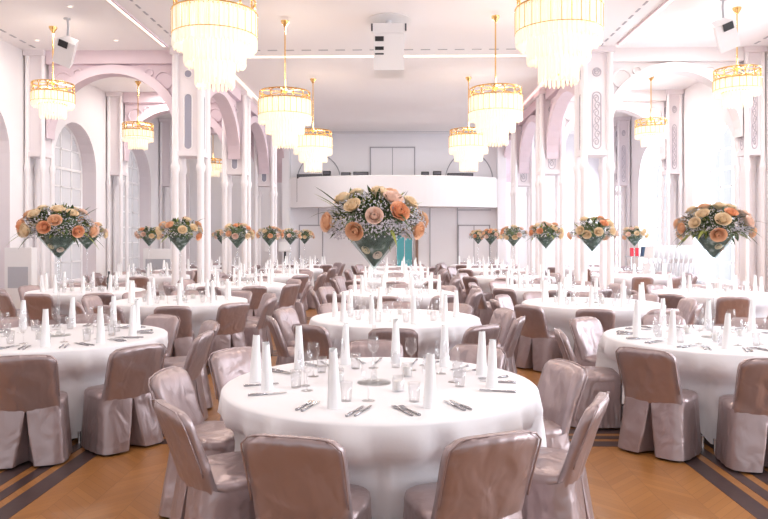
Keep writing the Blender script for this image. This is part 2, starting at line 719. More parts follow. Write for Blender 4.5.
# floor inlay bands
for (sx, xin) in ((-1, -2.22), (1, 2.06)):
    o = 0
    for i, w in enumerate((.135, .065, .085, .065, .135)):
        if i % 2 == 0:
            a, b = sorted((xin + sx * o, xin + sx * (o + w)))
            trim(MB().bbox((a, Y0, 0), (b, YB, .002)), M_WENGE)
        o += w
for yy in (5.35, 9.4, 13.6):
    o = 0
    for i, w in enumerate((.135, .065, .085, .065, .135)):
        if i % 2 == 0:
            trim(MB().bbox((-2.22, yy + o, 0), (2.06, yy + o + w, .0015)), M_WENGE)
        o += w

# ------------------------------------------------------------------ back wall: balcony, doors
bc = XC - .02
bal = struct(empty('balcony', (bc, YB, 0)))
HWB = 3.85


def bal_y(u):
    return -1.35 + 1.0 * abs(u) ** 2.2   # local, negative = towards the hall


mb = MB()
NB = 32
for i in range(NB):
    u0, u1 = -1 + 2 * i / NB, -1 + 2 * (i + 1) / NB
    x0, x1, ya, yb_ = u0 * HWB, u1 * HWB, bal_y(u0), bal_y(u1)
    z0, z1 = 2.78, 3.86
    vs = [(x0, ya, z0), (x1, yb_, z0), (x1, yb_, z1), (x0, ya, z1), (x0, ya + .12, z0), (x1, yb_ + .12, z0), (x1, yb_ + .12, z1), (x0, ya + .12, z1),
          (x0, 0, z0), (x1, 0, z0), (x0, 0, z0 + .2), (x1, 0, z0 + .2), (x0, ya + .12, z0 + .2), (x1, yb_ + .12, z0 + .2)]
    mb.add(vs, [(0, 1, 2, 3), (7, 6, 5, 4), (3, 2, 6, 7), (0, 8, 9, 1), (12, 13, 11, 10)])
for e in (-1, 1):
    mb.bbox((e * HWB - .06, bal_y(1), 2.78), (e * HWB + .06, 0, 3.86))
mb.build('balcony_front', M_BAND, bal, 'auto')
MB().tube([(u / 16 * HWB, bal_y(u / 16) + .06, 3.88) for u in range(-16, 17)], .035, 6).build('hand_rail', M_WHITEP, bal)
# wall cheeks either side of the balcony (back wall steps forward)
for e in (-1, 1):
    xa, xb = sorted((bc + e * (HWB + .05), XC + e * 4.2))
    struct(MB().bbox((xa, YB - .35, 0), (xb + .001, YB, ZC)).build('wall_back_cheek', M_WALLB))


def door(n, px0, px1, py_top, zb, m, split=True, depth=.04, trimm=M_LINE):
    a, b = at_y(px0, py_top, YB - .05), at_y(px1, py_top, YB - .05)
    w, h = b.x - a.x, a.z - zb
    root = struct(empty('door_%d' % n, ((a.x + b.x) / 2, YB - .001, zb)))
    MB().bbox((-w / 2, -depth, 0), (w / 2, 0, h)).build('door_leaf', m, root)
    fr = MB()
    t = .045
    fr.bbox((-w / 2 - t, -depth - .02, 0), (-w / 2, 0, h + t)).bbox((w / 2, -depth - .02, 0), (w / 2 + t, 0, h + t)).bbox((-w / 2 - t, -depth - .02, h), (w / 2 + t, 0, h + t))
    if split:
        fr.bbox((-.015, -depth - .01, 0), (.015, 0, h))
    fr.build('door_frame', trimm, root)
    return root


door(1, 371, 414, 148, 2.98, M_WALLB)                       # upper door on the balcony
dr = door(2, 397, 412, 222, 0, M_TEAL, True, .05, M_CHROME)  # teal glass door
MB().bbox((.42, -.1, .0), (.52, -.001, 2.25)).build('door_post', mat('brown_post', (.30, .20, .15), .6), dr)
door(3, 459, 489, 226, 0, M_WALLB, True)
door(4, 300, 322, 226, 0, M_WALLB, False)
# panel joints on the wall below the balcony
mb = MB()
for px in (457.5, 318.5, 430):
    p = at_y(px, 210, YB)
    mb.bbox((p.x - .02, YB - .02, 0), (p.x + .02, YB, 2.8))
for pxa, pxb, py in ((299, 322, 226), (457, 491, 210)):
    a, b = at_y(pxa, py, YB), at_y(pxb, py, YB)
    mb.bbox((a.x, YB - .02, a.z - .02), (b.x, YB, a.z + .02))
trim(mb, M_GREY)
# arch outlines above the balcony
mb = MB()
for pxa, pxb in ((297, 341), (445, 493)):
    a, b = at_y(pxa, 178, YB), at_y(pxb, 178, YB)
    cx, rr = (a.x + b.x) / 2, (b.x - a.x) / 2
    mb.tube([(cx + rr * math.cos(PI * i / 20), YB - .02, 3.75 + 1.25 * rr * math.sin(PI * i / 20)) for i in range(21)], .022, 6)
trim(mb, M_LINE)

# equipment on the balcony
kit = [(310, 172, .95, .20, 'long black equipment case on the balcony, furthest to the left'),
       (327, 171, .28, .42, 'square black monitor speaker at the left end of the balcony'),
       (346, 172, .34, .26, 'small black box on the balcony between monitor and upper door'),
       (361, 171, .55, .28, 'black mixing desk on the balcony just left of the upper door'),
       (437, 171, .30, .34, 'small black speaker on the balcony just right of the upper door'),
       (460, 171, .95, .22, 'long low black case on the balcony under the right wall arch'),
       (425, 172, .28, .28, 'squat dark box on the balcony close beside the upper door')]
for i, (px, py, w, h, lab) in enumerate(kit):
    u = (at_y(px, py, YB - .6).x - bc) / HWB
    y = YB + bal_y(u) + .40
    p = at_y(px, py, y)
    root = empty('equipment_case', (p.x, y, 2.98))
    tag(root, lab, 'equipment', 'black equipment on the balcony')
    hh = 3.93 + h * .45 - 2.98
    MB().bbox((-w / 2, -.16, 0), (w / 2, .16, hh)).build('body', M_BLACK, root)
    MB().bbox((-w / 2 + .03, -.175, hh - .12), (w / 2 - .03, -.158, hh - .03)).build('front_plate', M_DGREY, root)

# ------------------------------------------------------------------ chandeliers


def prism_ring(mb, r, zt, zb, n, pr, m=0, jit=.015):
    for i in range(n):
        a = TAU * i / n
        x, y = r * math.cos(a), r * math.sin(a)
        b = zb + rnd.uniform(-jit, jit)
        vs = []
        for z, q in ((zt, 1), (b + .03, 1), (b, .25)):
            for kx, ky in ((1, 0), (0, 1), (-1, 0), (0, -1)):
                cx, cy = kx * pr * q, ky * pr * q
                vs.append((x + cx * math.cos(a) - cy * math.sin(a), y + cx * math.sin(a) + cy * math.cos(a), z))
        fs = [(3, 2, 1, 0)]
        for j in range(2):
            for e in range(4):
                e2 = (e + 1) % 4
                fs.append((j * 4 + e, j * 4 + e2, (j + 1) * 4 + e2, (j + 1) * 4 + e))
        fs.append((8, 9, 10, 11))
        mb.add(vs, fs, m)
    mb.arc_ring((0, 0, zt), r, 0, 'z', n=max(24, n // 2), rad=pr * .6, m=m)


def chandelier(tiers, ring_r, ring_z0, ring_z1, rod_top):
    """origin at the bottom tip"""
    root = empty('chandelier')
    parts = []
    rod = MB().tube([(0, 0, .1), (0, 0, rod_top)], .013, 8)
    rod.lathe([(.02, ring_z1 - .02), (.05, ring_z1 + .03), (.02, ring_z1 + .1)], 12)
    rod.lathe([(.012, rod_top - .12), (.07, rod_top - .03), (.075, rod_top)], 14)
    parts.append(rod.build('hanging_rod', M_GOLD, root, 'auto'))
    rg = MB()
    rg.arc_ring((0, 0, ring_z0), ring_r, 0, 'z', n=40, rad=.014)
    rg.arc_ring((0, 0, ring_z1), ring_r, 0, 'z', n=40, rad=.012)
    nl = 14
    for i in range(nl):
        a = TAU * i / nl
        h = (ring_z1 - ring_z0) / 2
        w = ring_r * PI / nl * 1.12
        pts = []
        for j in range(14):
            b = TAU * j / 14
            aa = a + w * math.cos(b) / ring_r
            pts.append((ring_r * math.cos(aa), ring_r * math.sin(aa), ring_z0 + h + h * math.sin(b)))
        rg.tube(pts, .008, 5, closed=True)
    for i in range(6):
        a = TAU * i / 6
        rg.tube([(.02 * math.cos(a), .02 * math.sin(a), ring_z1 + .02), (ring_r * math.cos(a), ring_r * math.sin(a), ring_z1)], .008, 5)
        rg.tube([(.02 * math.cos(a), .02 * math.sin(a), ring_z0), (ring_r * math.cos(a), ring_r * math.sin(a), ring_z0)], .008, 5)
    parts.append(rg.build('gold_ring', M_GOLD, root, 'auto'))
    for t, (r, zt, zb) in enumerate(tiers):
        n = int(TAU * r / .05)
        mb = MB()
        prism_ring(mb, r, zt, zb, n, .019)
        parts.append(mb.build('crystal_tier', M_CRYS, root))
        c2 = MB()
        c2.lathe([(r * .80, zb + .08), (r * .84, zt)], 24, caps=False)
        parts.append(c2.build('glowing_diffuser', M_CRYS2, root, True))
        gr = MB()
        for i in range(n // 2 if t == 0 else 0):
            a = TAU * (i + .5) / (n // 2)
            gr.tube([((r + .022) * math.cos(a), (r + .022) * math.sin(a), zt), ((r + .022) * math.cos(a), (r + .022) * math.sin(a), zb + (zt - zb) * .35)], .0042, 4)
        gr.arc_ring((0, 0, zt + .005), r + .02, 0, 'z', n=36, rad=.009)
        if t == 0:
            gr.arc_ring((0, 0, zb + (zt - zb) * .35), r + .022, 0, 'z', n=36, rad=.0045)
        parts.append(gr.build('gold_wire_frame', M_GOLD, root))
    for p in parts:
        kid(root, p)
    return root


BIG = Proto(chandelier([(.455, .86, .44), (.33, .62, .24), (.205, .36, 0)], .45, .86, 1.02, ZC - 3.25))
SML = Proto(chandelier([(.36, .46, .20), (.22, .25, 0)], .37, .47, .64, ZC - 3.88))
ch = [(215, 7.8, 'B', 'huge three-tier crystal chandelier at the top, left one of the front pair'),
      (558.5, 7.7, 'B', 'huge three-tier crystal chandelier at the top, right one of the front pair'),
      (285, 12.4, 'B', 'three-tier crystal chandelier of the second pair, left of the ceiling projector'),
      (495.5, 12.2, 'B', 'three-tier crystal chandelier of the second pair, right of the ceiling projector'),
      (313, 16.9, 'B', 'small-looking three-tier crystal chandelier before the left half of the balcony'),
      (468.5, 16.8, 'B', 'small-looking three-tier crystal chandelier before the right half of the balcony'),
      (53, 12.9, 'S', 'two-tier crystal chandelier hanging in front of the left aisle arch'),
      (138, 17.4, 'S', 'two-tier crystal chandelier seen through the first left aisle arch'),
      (737, 12.05, 'S', 'two-tier crystal chandelier hanging in front of the right aisle arch'),
      (651, 17.1, 'S', 'two-tier crystal chandelier seen through the first right aisle arch'),
      (213, 25.2, 'S', 'small distant crystal chandelier seen between the left pillars')]
for px, Y, t, lab in ch:
    o = (BIG if t == 'B' else SML).get()
    p = at_y(px, 100, Y)
    o.location = (p.x, Y, 3.25 if t == 'B' else 3.88)
    if t == 'B' and Y < 9:
        o.location.z = 3.32
        o.scale = (1, 1, (ZC - 3.32) / (ZC - 3.25))
    o.rotation_euler = (0, 0, rnd.uniform(0, 1))
    tag(o, lab, 'chandelier', 'crystal chandeliers hanging from the ceiling')
    pl = bpy.data.lights.new('chandelier_uplight', 'POINT')  # uplight added above the ring to brighten the ceiling
    pl.energy, pl.color, pl.shadow_soft_size = (16 if t == 'B' else 8), (1.0, .90, .82), .15
    lo = bpy.data.objects.new('chandelier_uplight', pl)
    col.objects.link(lo)
    lo.location = (p.x + .08, Y, 3.25 + 1.16 if t == 'B' else 3.88 + .78)

# ceiling projector
root = empty('projector', (at_y(389, 50, 12.6).x, 12.6, ZC))
tag(root, 'white boxy projector hung under the middle of the ceiling', 'projector')
body = MB().bbox((-.27, -.30, -.99), (.27, .30, -.33)).build('body', M_WHITEP, root)
MB().bbox((-.30, -.33, -.33), (.30, .33, -.16)).build('mount', M_WHITEP, root)
MB().lathe([(.42, -.02), (.40, 0)], 28).lathe([(.05, -.18), (.05, 0)], 12).build('ceiling_plate', M_WHITEP, root, 'auto')
for z, h in ((-.43, .085), (-.60, .06), (-.70, .025)):
    MB().bbox((-.245, -.312, z - h / 2), (-.09, -.298, z + h / 2)).build('vent_slot', M_BLACK, body)
for x in (-.30, .30):
    MB().bbox((x - .015, -.345, -.30), (x + .015, -.32, -.17)).build('bracket', M_DGREY, root)

# ceiling loudspeakers
for px, Y, sx, lab in ((67, 12.4, 1, 'white wedge loudspeaker under the ceiling beside the left aisle chandelier'),
                       (724, 11.6, -1, 'white wedge loudspeaker under the ceiling beside the right aisle chandelier')):
    p = at_y(px, 50, Y)
    root = empty('loudspeaker', (p.x, Y, ZC), 0)
    tag(root, lab, 'loudspeaker', 'white ceiling loudspeakers')
    rot = Matrix.Rotation(R(28), 3, 'X') @ Matrix.Rotation(R(25) * sx, 3, 'Y')
    b = MB()
    vs = []
    for z in (-.23, .23):
        for (x, y) in ((-.16, -.15), (.16, -.15), (.10, .15), (-.10, .15)):
            vs.append(rot @ Vector((x, y, z)) + Vector((0, 0, -.60)))
    b.add(vs, [(3, 2, 1, 0), (4, 5, 6, 7), (0, 1, 5, 4), (1, 2, 6, 5), (2, 3, 7, 6), (3, 0, 4, 7)])
    bo = b.build('cabinet', M_WHITEP, root)
    MB().box(rot @ Vector((-.04 * sx, -.165, .17)) + Vector((0, 0, -.60)), (.16, .02, .12), rot).build('port', M_BLACK, bo)
    br = MB().tube([(0, 0, -.5), (0, .05, -.12), (0, .02, 0)], .02, 8)
    br.lathe([(.06, -.02), (.06, 0)], 12)
    br.build('bracket', M_GREY, root)

# recessed ceiling spots
for px, py in ((70, 6), (116, 40), (37, 40), (645, 38), (700, 22), (655, 12)):
    v = ray(px, py)
    k = (ZC - CAM_Z) / v.z
    p = Vector((0, 0, CAM_Z)) + v * k
    root = empty('ceiling_spotlight', (p.x, p.y, ZC))
    tag(root, 'tiny round recessed spotlight in the white aisle ceiling', 'ceiling light', 'recessed aisle ceiling spots')
    MB().lathe([(.055, -.012), (.06, -.002), (.06, 0)], 16).build('bezel', M_WHITEP, root)
    MB().lathe([(.032, -.016), (.034, -.008)], 12).build('lamp_face', M_LED, root)

# ------------------------------------------------------------------ chair
HWC, SEAT_Z, CH_H = .215, .455, .80


def chair_proto():
    root = empty('banquet_chair')
    # backrest slab
    zb, zt = .385, CH_H
    NU, NV = 12, 12

    def edge(v):
        """half width at height fraction v, rounded shoulders"""
        w = HWC * (1.0 + .02 * v)
        t = (v - .86) / .14
        if t > 0:
            w *= 1 - .17 * (1 - math.sqrt(max(0, 1 - t * t)))
        return w

    def yc(v):
        return -.215 - .125 * v - .02 * v * v

    def face(sgn):
        def fn(u, v):
            s = u * 2 - 1
            w = edge(v)
            th = .038 * (1 - .5 * max(0, (abs(s) - .75) / .25) ** 2) * (1 - .45 * max(0, (v - .88) / .12) ** 2)
            crown = -.012 * abs(s) ** 3 * v
            bow = .022 * s * s
            wr = .004 * math.sin(9 * v + 5 * s) * math.sin(7 * s + 2)
            return (s * w, yc(v) + bow + sgn * th + wr * sgn, zb + (zt - zb) * v + crown + sgn * .0)
        return fn
    bk = MB()
    bk.grid(face(1), NU, NV)
    n1 = len(bk.v)
    bk.grid(face(-1), NU, NV)
    C = NU + 1
    fs = []
    for j in range(NV):
        for i in (0, NU):
            a, b = j * C + i, (j + 1) * C + i
            fs.append((a, b, n1 + b, n1 + a) if i == 0 else (b, a, n1 + a, n1 + b))
    for i in range(NU):
        a, b = NV * C + i, NV * C + i + 1
        fs.append((a, b, n1 + b, n1 + a))
    bk.f.extend(fs)
    bk.m.extend([0] * len(fs))
    # orient outward for the front face
    k = kid(root, bk.build('backrest', M_SATIN, root, True))
    me = k.data
    # piping along the rim
    pts = []
    for j in range(3, NV + 1):
        v = j / NV
        pts.append((-edge(v) - .002, yc(v) + .022 - .030, zb + (zt - zb) * v - .012 * v))
    for i in range(1, NU):
        s = -1 + 2 * i / NU
        pts.append((s * edge(1), yc(1) + .022 * s * s - .018, zt + .002 - .012 * abs(s) ** 3))
    for j in range(NV, 2, -1):
        v = j / NV
        pts.append((edge(v) + .002, yc(v) + .022 - .030, zb + (zt - zb) * v - .012 * v))
    sub = MB().tube(pts, .0045, 5).build('piping', M_SATIN, k, True)
    kid(k, sub)

    # seat: puffy rounded box
    def rr(a, hx, hy, rad):
        """rounded rectangle by angle"""
        c, s = math.cos(a), math.sin(a)
        n = 5.0
        q = (abs(c) ** n + abs(s) ** n) ** (-1 / n)
        return hx * c * q, hy * s * q
    yc0, hy = -.035, .185
    st = MB()

    def seatfn(u, v):
        a = TAU * u
        prof = [(1.0, -.075), (1.02, -.035), (1.0, -.008), (.93, .004), (.6, .012), (.25, .016), (.0, .017)]
        i = min(int(v * 6 + 1e-6), 5)
        t = v * 6 - i
        r0, z0 = prof[i]
        r1, z1 = prof[i + 1]
        r_, z_ = r0 + (r1 - r0) * t, z0 + (z1 - z0) * t
        x, y = rr(a, HWC + .013, hy, .05)
        x *= 1 - .07 * max(0, y / hy)
        return (x * r_, yc0 + y * r_, SEAT_Z - .012 + z_)
    st.grid(seatfn, 40, 6, True)
    kid(root, st.build('seat', M_SATIN, root, True))
    # skirt with an inverted pleat behind
    sk = MB()
    NS = 168

    def skfn(u, v):
        pw = .002 + .034 * v ** 1.2
        du = min(u, 1 - u)
        e = du / .03 * pw if du < .03 else (pw + (du - .03) / .09 * (.12 - pw) if du < .12 else du)
        u = e if u < .5 else 1 - e
        a = TAU * u - PI / 2         # u=0 -> rear centre
        x, y = rr(a, HWC + .016, hy + .005, .05)
        x *= 1 - .07 * max(0, y / hy)
        back = max(0, -math.sin(a))
        du = min(u, 1 - u)
        rear = max(0, 1 - du / .13)
        rearw = smooth(.30, .9, back)
        z = (SEAT_Z - .06 + .035 * rearw) * (1 - v) + .018 * v
        rip = (.012 * math.sin(26 * a + 1.0) + .008 * math.sin(11 * a)) * v * (1 - rearw * .7)
        yy = y * (1 + (.05 if y > 0 else .16) * v + rip)
        if y < 0:
            yy -= (.024 + .035 * v) * smooth(0, .6, back)
        p = Vector((x * (1 + .15 * v * (1 - .35 * (y > 0) * y / hy) + rip), yc0 + yy, z))
        # inverted pleat: a narrow V that opens and deepens towards the hem
        if du < pw and v > .08:
            t = 1 - du / pw
            p.y += .15 * v ** .6 * t ** .55
        return p
    sk.grid(skfn, NS, 8, True)
    s_ = kid(root, sk.build('skirt', M_SATIN, root, 'auto'))
    for sx in (-1, 1):
        for sy in (-1, 1):
            x, y = sx * (HWC + .01), (-.235 if sy < 0 else .185)
            kid(root, MB().lathe([(.012, 0), (.012, .012), (.010, .02), (.013, .10)], 8, (x * .93, y, 0)).build('leg', M_CHROME, root, 'auto'))
    return root


def mesh_fix(o):
    import bmesh
    bm = bmesh.new()
    bm.from_mesh(o.data)
    bmesh.ops.recalc_face_normals(bm, faces=bm.faces)
    bm.to_mesh(o.data)
    bm.free()


CH0 = chair_proto()
for c in KIDS[CH0.name]:
    mesh_fix(c)
CHAIR = Proto(CH0)
# distant chairs: same meshes, without the feet and piping
far_root = empty('banquet_chair')
for c in KIDS[CH0.name]:
    if c.name.split('.')[0] in ('backrest', 'seat', 'skirt'):
        d = c.copy()
        col.objects.link(d)
        d.parent = far_root
        kid(far_root, d)
CHAIR_FAR = Proto(far_root)

# ------------------------------------------------------------------ tableware prototypes
TZ = .752


def napkin_proto():
    mb = MB()
    H = .285

    def fn(u, v):
        a = TAU * 1.55 * u
        r = (.033 - .015 * v) * (1 + .10 * u)
        z = H * v * (1 - .22 * max(0, math.sin(a * .5 + .4)) * (.4 + .6 * v) * u)
        return (r * math.cos(a), r * math.sin(a), z)
    mb.grid(fn, 30, 6)
    mb.lathe([(.036, 0), (.036, .006)], 14)
    return mb.build('napkin', M_NAP, None, 'auto')


NAP = Proto(napkin_proto())


def wine_proto(parts):
    foot = [(.034, 0), (.033, .003), (.006, .008)]
    stem = [(.0045, .006), (.004, .05), (.0045, .098)]
    bowl = [(.004, .096), (.022, .108), (.037, .135), (.039, .16), (.033, .21)]
    if parts:
        root = empty('wine_glass')
        kid(root, MB().lathe(bowl, 18, caps=False).build('bowl', M_GLASS, root, True))
        kid(root, MB().lathe(stem, 8).build('stem', M_GLASS, root, True))
        kid(root, MB().lathe(foot, 18).build('foot', M_GLASS, root, True))
        return root
    return MB().lathe(foot + stem + bowl, 12, caps=False).build('wine_glass', M_GLASS, None, True)


WINE, WINE_FAR = Proto(wine_proto(True)), Proto(wine_proto(False))


def tumbler_proto():
    return MB().lathe([(.0, .008), (.027, .008), (.034, .1), (.032, .1), (.027, .0), (.0, .0)], 18, caps=False).build('water_glass', M_GLASS, None, True)


TUMB = Proto(tumbler_proto())


def tea_proto():
    root = empty('candle_holder')
    kid(root, MB().lathe([(.030, .0), (.034, .004), (.034, .085), (.031, .085), (.030, .008), (.0, .008)], 18, caps=False).build('glass_cup', M_GLASS, root, True))
    kid(root, MB().lathe([(.026, .009), (.026, .060)], 16).lathe([(.002, .06), (.002, .072)], 6).build('candle', M_WAX, root, 'auto'))
    return root


TEA = Proto(tea_proto())


def knife_proto():
    root = empty('knife')
    kid(root, MB().tube([(0, -.105, .006), (0, -.06, .007), (0, 0, .006)], [.007, .008, .005], 8).build('knife_handle', M_STEEL, root, True))
    bl = MB()
    pts = [(-.006, 0), (.006, 0), (.010, .03), (.010, .07), (.004, .105), (-.006, .105)]
    bl.add([(x, y, .005) for x, y in pts] + [(x, y, .0075) for x, y in pts], [(5, 4, 3, 2, 1, 0), (6, 7, 8, 9, 10, 11)] + [(i, (i + 1) % 6, 6 + (i + 1) % 6, 6 + i) for i in range(6)])
    kid(root, bl.build('blade', M_STEEL, root))
    return root


def fork_proto():
    root = empty('fork')
    kid(root, MB().tube([(0, -.1, .006), (0, -.05, .006), (0, .03, .005)], [.008, .006, .004], 8).build('fork_handle', M_STEEL, root, True))
    hd = MB()
    hd.add([(-.004, .025, .004), (.004, .025, .004), (.012, .05, .006), (.012, .065, .006), (-.012, .065, .006), (-.012, .05, .006)] + [(-.004, .025, .007), (.004, .025, .007), (.012, .05, .009), (.012, .065, .009), (-.012, .065, .009), (-.012, .05, .009)],
           [(5, 4, 3, 2, 1, 0), (6, 7, 8, 9, 10, 11)] + [(i, (i + 1) % 6, 6 + (i + 1) % 6, 6 + i) for i in range(6)])
    for x in (-.010, -.0033, .0033, .010):
        hd.bbox((x - .0022, .06, .006), (x + .0022, .1, .009))
    kid(root, hd.build('tines', M_STEEL, root))
    return root


KNIFE, FORK = Proto(knife_proto()), Proto(fork_proto())

# ------------------------------------------------------------------ bouquets


def rose_mesh(m):
    mb = MB()
    rg = random.Random(3)
    R0 = .036
    mb.grid(lambda u, v: (R0 * .62 * math.sin(PI * v * .9) * math.cos(TAU * u), R0 * .62 * math.sin(PI * v * .9) * math.sin(TAU * u), -R0 * .62 * math.cos(PI * v * .9) + .004), 10, 6, True)
    for ring, (n, rad, op, hh) in enumerate(((3, .40, .05, 1.0), (4, .66, .14, .95), (5, .92, .32, .82), (6, 1.12, .62, .55))):
        for i in range(n):
            a0 = TAU * (i + ring * .37) / n
            wd = TAU / n * .78

            def fn(u, v, a0=a0, wd=wd, rad=rad, op=op, hh=hh):
                s = u * 2 - 1
                a = a0 + s * wd * (.55 + .45 * math.sin(PI * min(1, v * .75 + .12)))
                r = R0 * rad * (.35 + .75 * math.sin(PI * .5 * min(1, v * 1.2))) + R0 * op * v ** 3 * .55
                z = R0 * (-.75 + (hh + .75) * v) - R0 * .16 * s * s * v - R0 * op * .3 * v ** 4
                return (r * math.cos(a), r * math.sin(a), z)
            mb.grid(fn, 4, 4)
    return mb.mesh('rose', m, True)


ROSES = [rose_mesh(m) for m in M_ROSE]


def leaf(mb, p, d, L, w, droop, m=0, seg=4):
    p, d = Vector(p), Vector(d).normalized()
    side = d.cross(Vector((0, 0, 1)))
    if side.length < .05:
        side = Vector((1, 0, 0))
    side.normalize()

    def fn(u, v):
        s = u * 2 - 1
        c = p + d * (L * v) + Vector((0, 0, -droop * v * v))
        ww = w * math.sin(PI * min(1, .08 + .92 * v) ** .8)
        return c + side * (s * ww) + Vector((0, 0, .25 * ww * abs(s)))
    mb.grid(fn, 2, seg, m=m)


def dome(rg, A=.29, B=.20):
    th = rg.uniform(0, TAU)
    ph = math.asin(rg.uniform(-.28, 1))
    return Vector((A * math.cos(ph) * math.cos(th), A * math.cos(ph) * math.sin(th), B * math.sin(ph)))


CEN = Vector((0, 0, .265))   # dome centre above the vase tip (origin of the bouquet)


def bouquet(seed, near, sparse=False, name='flower_bouquet'):
    rg = random.Random(seed)
    A, B = (.285 if sparse else .265), .19
    n_rose = (22 if sparse else 23) if near else 17
    root = empty(name)
    pts = []
    tries = 0
    while len(pts) < n_rose and tries < 4000:
        tries += 1
        q = dome(rg, A, B)
        if all((q - o).length > (.098 if near and sparse else .092) for o in pts):
            pts.append(q)
    folg, gyp = MB(), MB()
    # leafy mass
    for _ in range(240 if near else 120):
        q = dome(rg, A * .8, B * .8)
        d = Vector((q.x / A, q.y / A, q.z / B * .8 + rg.uniform(-.3, .5)))
        leaf(folg, CEN + q * .9, d + Vector((rg.uniform(-.5, .5), rg.uniform(-.5, .5), 0)), rg.uniform(.07, .13), rg.uniform(.012, .022), rg.uniform(0, .04), 0 if rg.random() < .72 else 1, 3)
    folg.lathe([(.02, .17), (.15, .20), (A * .62, .26), (A * .5, .36), (.02, .40)], 14, m=0)
    # leaves, stems and blooms packed in the conical bowl
    fill = MB()
    fill.lathe([(.005, .016), (.045, .068), (.098, .138), (.150, .215)], 14)
    for _ in range(40 if near else 14):
        h = rg.uniform(.03, .19)
        a = rg.uniform(0, TAU)
        r = h * .52
        leaf(fill, (r * math.cos(a), r * math.sin(a), h), (math.cos(a + 1.2), math.sin(a + 1.2), .9), rg.uniform(.04, .07), .014, 0, 0, 3)
    for _ in range((3400 if sparse else 2300) if near else 520):
        q = dome(rg, A * 1.02, B * 1.0)
        if rg.random() < .5:
            q.z = -abs(q.z) * .8 + .02
        c = CEN + q * rg.uniform(.9, 1.05)
        if c.z < .245 and math.hypot(c.x, c.y) < .215:
            c.z = .245 + rg.uniform(0, .02)
        if any((c - CEN - o).length < .04 for o in pts):
            continue
        s = rg.uniform(.003, .0065) * (1 if near else 1.5)
        gyp.add([(c.x + s, c.y, c.z), (c.x - s, c.y, c.z), (c.x, c.y + s, c.z), (c.x, c.y - s, c.z), (c.x, c.y, c.z + s), (c.x, c.y, c.z - s)],
                [(0, 2, 4), (2, 1, 4), (1, 3, 4), (3, 0, 4), (2, 0, 5), (1, 2, 5), (3, 1, 5), (0, 3, 5)])
    blades = []
    for _ in range(16 if near else 9):
        a = rg.uniform(0, TAU)
        up = rg.uniform(-.35, .9)
        blades.append((a, up, rg.uniform(.12, .2), rg.random()))
    if near:
        f = folg.build('foliage', [M_LEAF, M_LEAF2], root)
        kid(root, f)
        kid(root, fill.build('foliage', M_STEMG, root))
        g = gyp.build('gypsophila', M_GYP, root)
        g['kind'] = 'stuff'
        kid(root, g)
        for a, up, L, c in blades:
            mb = MB()
            leaf(mb, CEN + Vector((A * .8 * math.cos(a), A * .8 * math.sin(a), B * .8 * up)), (math.cos(a), math.sin(a), up * 1.1), L, .011, .09 if up < .5 else .02, 0, 6)
            kid(root, mb.build('leaf_blade', M_LEAF if c < .65 else M_LEAF2, root, True))
        for h, aa, k in ((.085, -1.2, 3), (.115, -2.2, 1), (.1, 1.3, 3)):
            o = bpy.data.objects.new('rose', ROSES[k])
            col.objects.link(o)
            o.parent = root
            r_ = h * .68
            o.location = (r_ * math.cos(aa), r_ * math.sin(aa), h)
            o.rotation_euler = Vector((math.cos(aa), math.sin(aa), -.75)).to_track_quat('Z', 'Y').to_euler()
            o.scale = (.52, .52, .24)
            kid(root, o)
        for i, q in enumerate(pts):
            o = bpy.data.objects.new('rose', ROSES[rg.choice((0, 0, 1, 1, 2, 3))])
            col.objects.link(o)
            o.parent = root
            nrm = Vector((q.x / A ** 2, q.y / A ** 2, q.z / B ** 2)).normalized()
            o.location = CEN + q * 1.03
            o.rotation_euler = nrm.to_track_quat('Z', 'Y').to_euler()
            sc_ = rg.uniform(.88, 1.12)
            o.scale = (sc_,) * 3
            kid(root, o)
        return root
    # distant bouquet: foliage, filling, filler flowers, and the roses as parts
    for a, up, L, c in blades:
        leaf(folg, CEN + Vector((A * .8 * math.cos(a), A * .8 * math.sin(a), B * .8 * up)), (math.cos(a), math.sin(a), up), L, .014, .06, 1 if c > .6 else 0, 4)
    kid(root, folg.build('foliage', [M_LEAF, M_LEAF2], root))
    kid(root, fill.build('foliage', M_STEMG, root))
    g = gyp.build('gypsophila', M_GYP, root)
    g['kind'] = 'stuff'
    kid(root, g)
    for i, q in enumerate(pts):
        o = bpy.data.objects.new('rose', ROSES[rg.choice((0, 1, 1, 1, 2, 3))])
        col.objects.link(o)
        o.parent = root
        nrm = Vector((q.x / A ** 2, q.y / A ** 2, q.z / B ** 2)).normalized()
        o.location = CEN + q * 1.03
        o.rotation_euler = nrm.to_track_quat('Z', 'Y').to_euler()
        o.scale = (1.05,) * 3
        kid(root, o)
    return root


def vase_proto():
    root = empty('martini_vase')
    H = .67
    kid(root, MB().lathe([(.004, H), (.06, H + .07), (.12, H + .14), (.185, H + .225)], 24, caps=False).build('bowl', M_VASEB, root, True))
    kid(root, MB().lathe([(.017, .02), (.011, .2), (.010, .5), (.014, H)], 12, caps=False).build('stem', M_VASE, root, True))
    kid(root, MB().lathe([(.10, 0), (.10, .008), (.03, .02), (.014, .035)], 24).build('foot', M_VASE, root, True))
    return root


VASE = Proto(vase_proto())

# ------------------------------------------------------------------ tables
TR = .90


